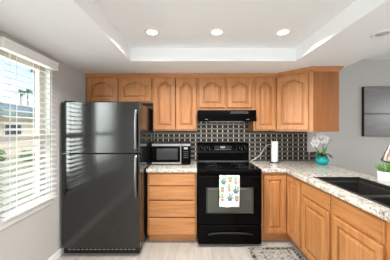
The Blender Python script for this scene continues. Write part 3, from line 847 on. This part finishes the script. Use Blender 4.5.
for az, dx in ((2.2, -.015), (4.6, .012)):
    bm = bmesh.new(); leaf(bm, (c[0] + dx, c[1], c[2] + .10), az, .115, .05, .016, 1.35); thick(obj('leaf', bm, 'leaf2', t, 'bright upright leaf'))
obj('moss', lathe(bmesh.new(), [(.058, .09), (.052, .104), (.03, .110), (.002, .112)], c, cap=False, seg=16), 'leaf', t)
stems = [[(0, 0, .10), (.01, 0, .22), (.0, -.01, .33), (-.04, -.02, .39), (-.10, -.03, .385), (-.15, -.04, .34)],
         [(.01, .0, .10), (.03, .01, .22), (.03, .0, .34), (.0, -.02, .415), (-.05, -.04, .42)],
         [(.0, .01, .10), (.05, .02, .18), (.10, .03, .27), (.17, .04, .335)]]
SP = []
for s_ in stems:
    p = spline([(c[0] + a, c[1] + b_, c[2] + d) for a, b_, d in s_], 6); SP.append(p)
    obj('stem', tube(bmesh.new(), p, .0028 if s_ is not stems[2] else .0016, 6), 'stem', t)
def flower(p, yaw, tilt_, r):
    bm = bmesh.new()
    mt = Matrix.Translation(p) @ Matrix.Rotation(yaw, 4, 'Z') @ Matrix.Rotation(tilt_, 4, 'X')
    for k, (a, w, ln) in enumerate(((90, .8, 1.0), (210, .62, .95), (330, .62, .95), (15, 1.0, 1.05), (165, 1.0, 1.05))):
        a = math.radians(a); cv = None; rim = []
        cv = bm.verts.new(mt @ Vector((0, -.002, 0)))
        for i in range(9):
            th = -1 + 2 * i / 8
            rr = ln * r * (1 - .42 * th * th); of = w * .52 * r * math.sin(th * PI / 2) * (1.0 if abs(th) < 1 else .55)
            if abs(th) == 1: rr = ln * r * .25
            u_ = rr * math.cos(a) - of * math.sin(a); v_ = rr * math.sin(a) + of * math.cos(a)
            rim.append(bm.verts.new(mt @ Vector((u_, -.006 - .010 * (rr / r) * (k % 2), v_))))
        for i in range(8):
            f = bm.faces.new((cv, rim[i], rim[i + 1])); f.smooth = True
    return bm
fl = [(SP[0][k], y_) for k, y_ in ((30, .2), (27, -.3), (24, .3), (21, -.1), (18, .5), (15, -.2))] + [(SP[1][k], y_) for k, y_ in ((24, .1), (21, .5), (18, -.2), (15, .3))] + [(SP[0][29] + Vector((.01, -.01, -.045)), .1), (SP[0][24] + Vector((0, -.02, -.06)), -.2), (SP[0][19] + Vector((.0, -.03, -.05)), .2), (SP[1][20] + Vector((.02, -.03, -.06)), .0)]
for i, (p, yw) in enumerate(fl):
    p = Vector(p) + Vector((random.uniform(-.035, .035), -.018, random.uniform(-.060, .012)))
    fo = obj('flower', flower(p, yw, random.uniform(-.3, .2), random.uniform(.034, .043)), 'petal', t); thick(fo, .0015)
    obj('flower_lip', lathe(bmesh.new(), [(.002, 0), (.008, .004), (.006, .012), (.001, .015)], (p.x, p.y - .004, p.z - .003), 'y', 8), 'lip', fo)

# planter by the tap
c = (1.768, 1.955, ZC1)
t = thing('potted_succulent', 'white pot of green succulents behind the sink by the tap', 'plant', c)
obj('pot', lathe(bmesh.new(), [(.054, 0), (.059, .004), (.061, .088), (.059, .091), (.055, .090), (.054, .080), (.0, .078)], c, seg=36, cap=False), 'white_pot', t)
obj('soil', lathe(bmesh.new(), [(.0535, .076), (.05, .082), (.001, .084)], c, cap=False, seg=20), 'soil', t)
for k in range(60):
    bm = bmesh.new(); a = random.uniform(0, 2 * PI); rr = .047 * math.sqrt(random.random())
    px, py = c[0] + rr * math.cos(a), c[1] + rr * math.sin(a)
    left = px < c[0] - .018
    leaf(bm, (px, py, c[2] + .080), a + random.uniform(-.6, .6), random.uniform(.03, .05) if left else random.uniform(.045, .068), random.uniform(.0, .25), .0028 if left else .0048, random.uniform(1.0, 1.45))
    o = obj('sprig', bm, 'leaf3' if left and k % 2 else 'leaf2', t, 'grey-green sprig' if left and k % 2 else None); thick(o, .002)

# tap
fx, fy = 1.715, 1.60
t = thing('kitchen_faucet', 'brushed nickel pull-down faucet with tapered spray head over the sink', 'faucet', (fx, fy, ZC1))
obj('base', lathe(bmesh.new(), [(.030, 0), (.030, .006), (.024, .012), (.021, .05), (.021, .075), (.016, .08)], (fx, fy, ZC1)), 'nickel', t)
hp = Vector((1.452, fy, 1.147)); ax = Vector((.33, 0, .94)).normalized()
top = hp + ax * .135
obj('spout', tube(bmesh.new(), spline([(fx, fy, ZC1 + .07), (fx, fy, 1.18), (fx - .005, fy, 1.30), (fx - .06, fy, 1.375), (fx - .13, fy, 1.375), tuple(top + ax * .04), tuple(top)], 8), .0125, 14), 'nickel', t)
sh = obj('spray_head', tube(bmesh.new(), [tuple(hp + ax * s) for s in (0, .004, .05, .10, .125, .137)], [.033, .036, .031, .024, .020, .015], 20), 'nickel', t)
obj('spray_face', tube(bmesh.new(), [tuple(hp - ax * .002), tuple(hp + ax * .001)], .026, 20), 'black_matte', sh)
obj('button', tube(bmesh.new(), [tuple(hp + ax * .075 + Vector((-.010, -.0235, .0))), tuple(hp + ax * .075 + Vector((-.011, -.026, .0)))], .007, 10), 'black_matte', sh)
obj('lever', tube(bmesh.new(), [(fx, fy - .018, ZC1 + .055), (fx, fy - .045, ZC1 + .06), (fx + .01, fy - .085, ZC1 + .085)], [.009, .007, .005], 10), 'nickel', t)

# ------------------------------------------------------------------ picture on the far wall
px0, px1, pz0, pz1 = 2.520, 3.290, 1.283, 2.023
t = thing('canvas_picture', 'black and white seascape canvas on the grey wall', 'picture', ((px0 + px1) / 2, YB - .025, (pz0 + pz1) / 2))
obj('canvas_frame', B(px0, px1, YB - .044, YB - .001, pz0, pz1, .002), 'canvas_side', t)
obj('print', B(px0 + .006, px1 - .006, YB - .0465, YB - .0435, pz0 + .006, pz1 - .006), 'print', t)

# ------------------------------------------------------------------ recessed lights
def can(x, y, z_, on, label, power=0):
    t = thing('recessed_light', label, 'ceiling light', (x, y, z_), 'recessed ceiling lights')
    obj('trim_ring', lathe(bmesh.new(), [(.047, -.0005), (.047, -.004), (.055, -.008), (.066, -.007), (.074, -.003), (.075, -.0005)], (x, y, z_), cap=False, seg=36), 'trim', t)
    obj('lens', lathe(bmesh.new(), [(.049, -.0008), (.048, -.0035), (.001, -.004)], (x, y, z_), cap=False, seg=30), 'lamp_on' if on else 'lamp_off', t)
    if on: add_light('recessed_light_bulb', 'AREA', (0, 0, -.012), (0, 0, 0), power, (1, .97, .93), .09, None, t, shape='DISK', spread=math.radians(146))
can(-.387, 1.954, ZT, True, 'lit recessed light nearest the refrigerator corner of the tray ceiling', 7.5)
can(.212, 1.954, ZT, True, 'lit recessed light in the middle of the tray ceiling row', 7.5)
can(.820, 1.954, ZT, True, 'lit recessed light at the right end of the tray ceiling row', 7.5)
can(1.480, 1.665, ZS, False, 'unlit recessed light in the lower soffit over the sink', 0)

# ------------------------------------------------------------------ rug
rx0, rx1, ry0, ry1 = .600, 1.200, .80, 2.515
t = thing('kitchen_rug', 'grey and ivory patterned rug on the floor by the peninsula', 'rug', ((rx0 + rx1) / 2, (ry0 + ry1) / 2, 0))
obj('rug_binding', B(rx0, rx1, ry0, ry1, 0.0003, .006), 'rug_edge', t)
obj('border', slab_cells([rx0 + .03, rx0 + .075, rx1 - .075, rx1 - .03], [ry0 + .03, ry0 + .075, ry1 - .075, ry1 - .03], lambda i, j: not (i == 1 and j == 1), .0055, .0078, .0005), 'rug_border', t)
obj('field', B(rx0 + .085, rx1 - .085, ry0 + .085, ry1 - .085, .0055, .0078), 'rug_field', t)

# ------------------------------------------------------------------ outdoors, seen between the slats
struct('ground_outside', B(-60, XL - .13, -20, 60, -.40, -.20), 'lawn')
bx0, bx1, by0, by1 = -20.0, -11.0, 8.0, 21.0
t = thing('neighbour_house', 'low tan house with grey-green roof seen through the blind', 'house', ((bx0 + bx1) / 2, (by0 + by1) / 2, -.2))
obj('wall', B(bx0, bx1, by0, by1, -.2, 2.15), 'stucco', t)
bm = bmesh.new(); e = .6
lo = [bm.verts.new(p) for p in ((bx0 - e, by0 - e, 2.1), (bx1 + e, by0 - e, 2.1), (bx1 + e, by1 + e, 2.1), (bx0 - e, by1 + e, 2.1))]
hi = [bm.verts.new(p) for p in ((bx0 - e, by0 - e, 2.4), (bx1 + e, by0 - e, 2.4), (bx1 + e, by1 + e, 2.4), (bx0 - e, by1 + e, 2.4))]
r1, r2 = bm.verts.new((-15.5, by0 + 3, 3.5)), bm.verts.new((-15.5, by1 - 3, 3.5))
bm.faces.new(lo[::-1])
for i in range(4): bm.faces.new((lo[i], lo[(i + 1) % 4], hi[(i + 1) % 4], hi[i]))
bm.faces.new((hi[0], hi[1], r1)); bm.faces.new((hi[1], hi[2], r2, r1)); bm.faces.new((hi[2], hi[3], r2)); bm.faces.new((hi[3], hi[0], r1, r2))
obj('roof', bm, 'roof', t)
for y in (9.5, 12.2, 15.0, 18.0):
    f_ = obj('window', B(bx1 - .02, bx1 + .06, y, y + 1.3, .9, 1.7), 'cream', t)
    obj('pane', B(bx1 + .05, bx1 + .07, y + .08, y + 1.22, .98, 1.62), 'out_glass', f_)
def palm(x, y, h, r, label):
    t = thing('palm_tree', label, 'tree', (x, y, -.2), 'palms beyond the house')
    obj('trunk', tube(bmesh.new(), [(x, y, -.2), (x + .1, y, h * .5), (x, y, h)], [.16, .10, .08], 10), 'bark', t)
    bm = bmesh.new()
    for k in range(26):
        az = 2 * PI * k / 26 * 2.4 + random.uniform(-.2, .2)
        leaf(bm, (x, y, h), az, r * random.uniform(.8, 1.1), random.uniform(.5, 1.3), r * .13, random.uniform(.1, .9))
    obj('fronds', bm, 'palm', t)
palm(-18.8, 25.0, 8.2, .62, 'tall thin palm standing against the sky over the neighbouring roof')
palm(-21.2, 27.0, 6.1, .70, 'shorter palm rising over the roof, nearer the tall palm')
palm(-22.9, 28.0, 6.2, .70, 'shorter palm over the roof, farther from the tall palm')
def shrub(x, y, r, label):
    bm = bmesh.new(); bmesh.ops.create_icosphere(bm, subdivisions=3, radius=r)
    for v_ in bm.verts:
        v_.co *= 1 + .16 * math.sin(v_.co.x * 9 / r * .5 + x) * math.cos(v_.co.y * 8 / r * .5) + random.uniform(-.06, .06)
        v_.co.z = max(v_.co.z * .85 + r * .6, 0) ; v_.co += Vector((x, y, -.2))
    for f in bm.faces: f.smooth = True
    solo('shrub', bm, 'shrub', label, 'shrub', 'shrubs outside the window')
shrub(-9.6, 10.2, .42, 'low round green shrub outside in front of the tan house')
shrub(-8.3, 10.6, .36, 'small green shrub outside nearer the window jamb')
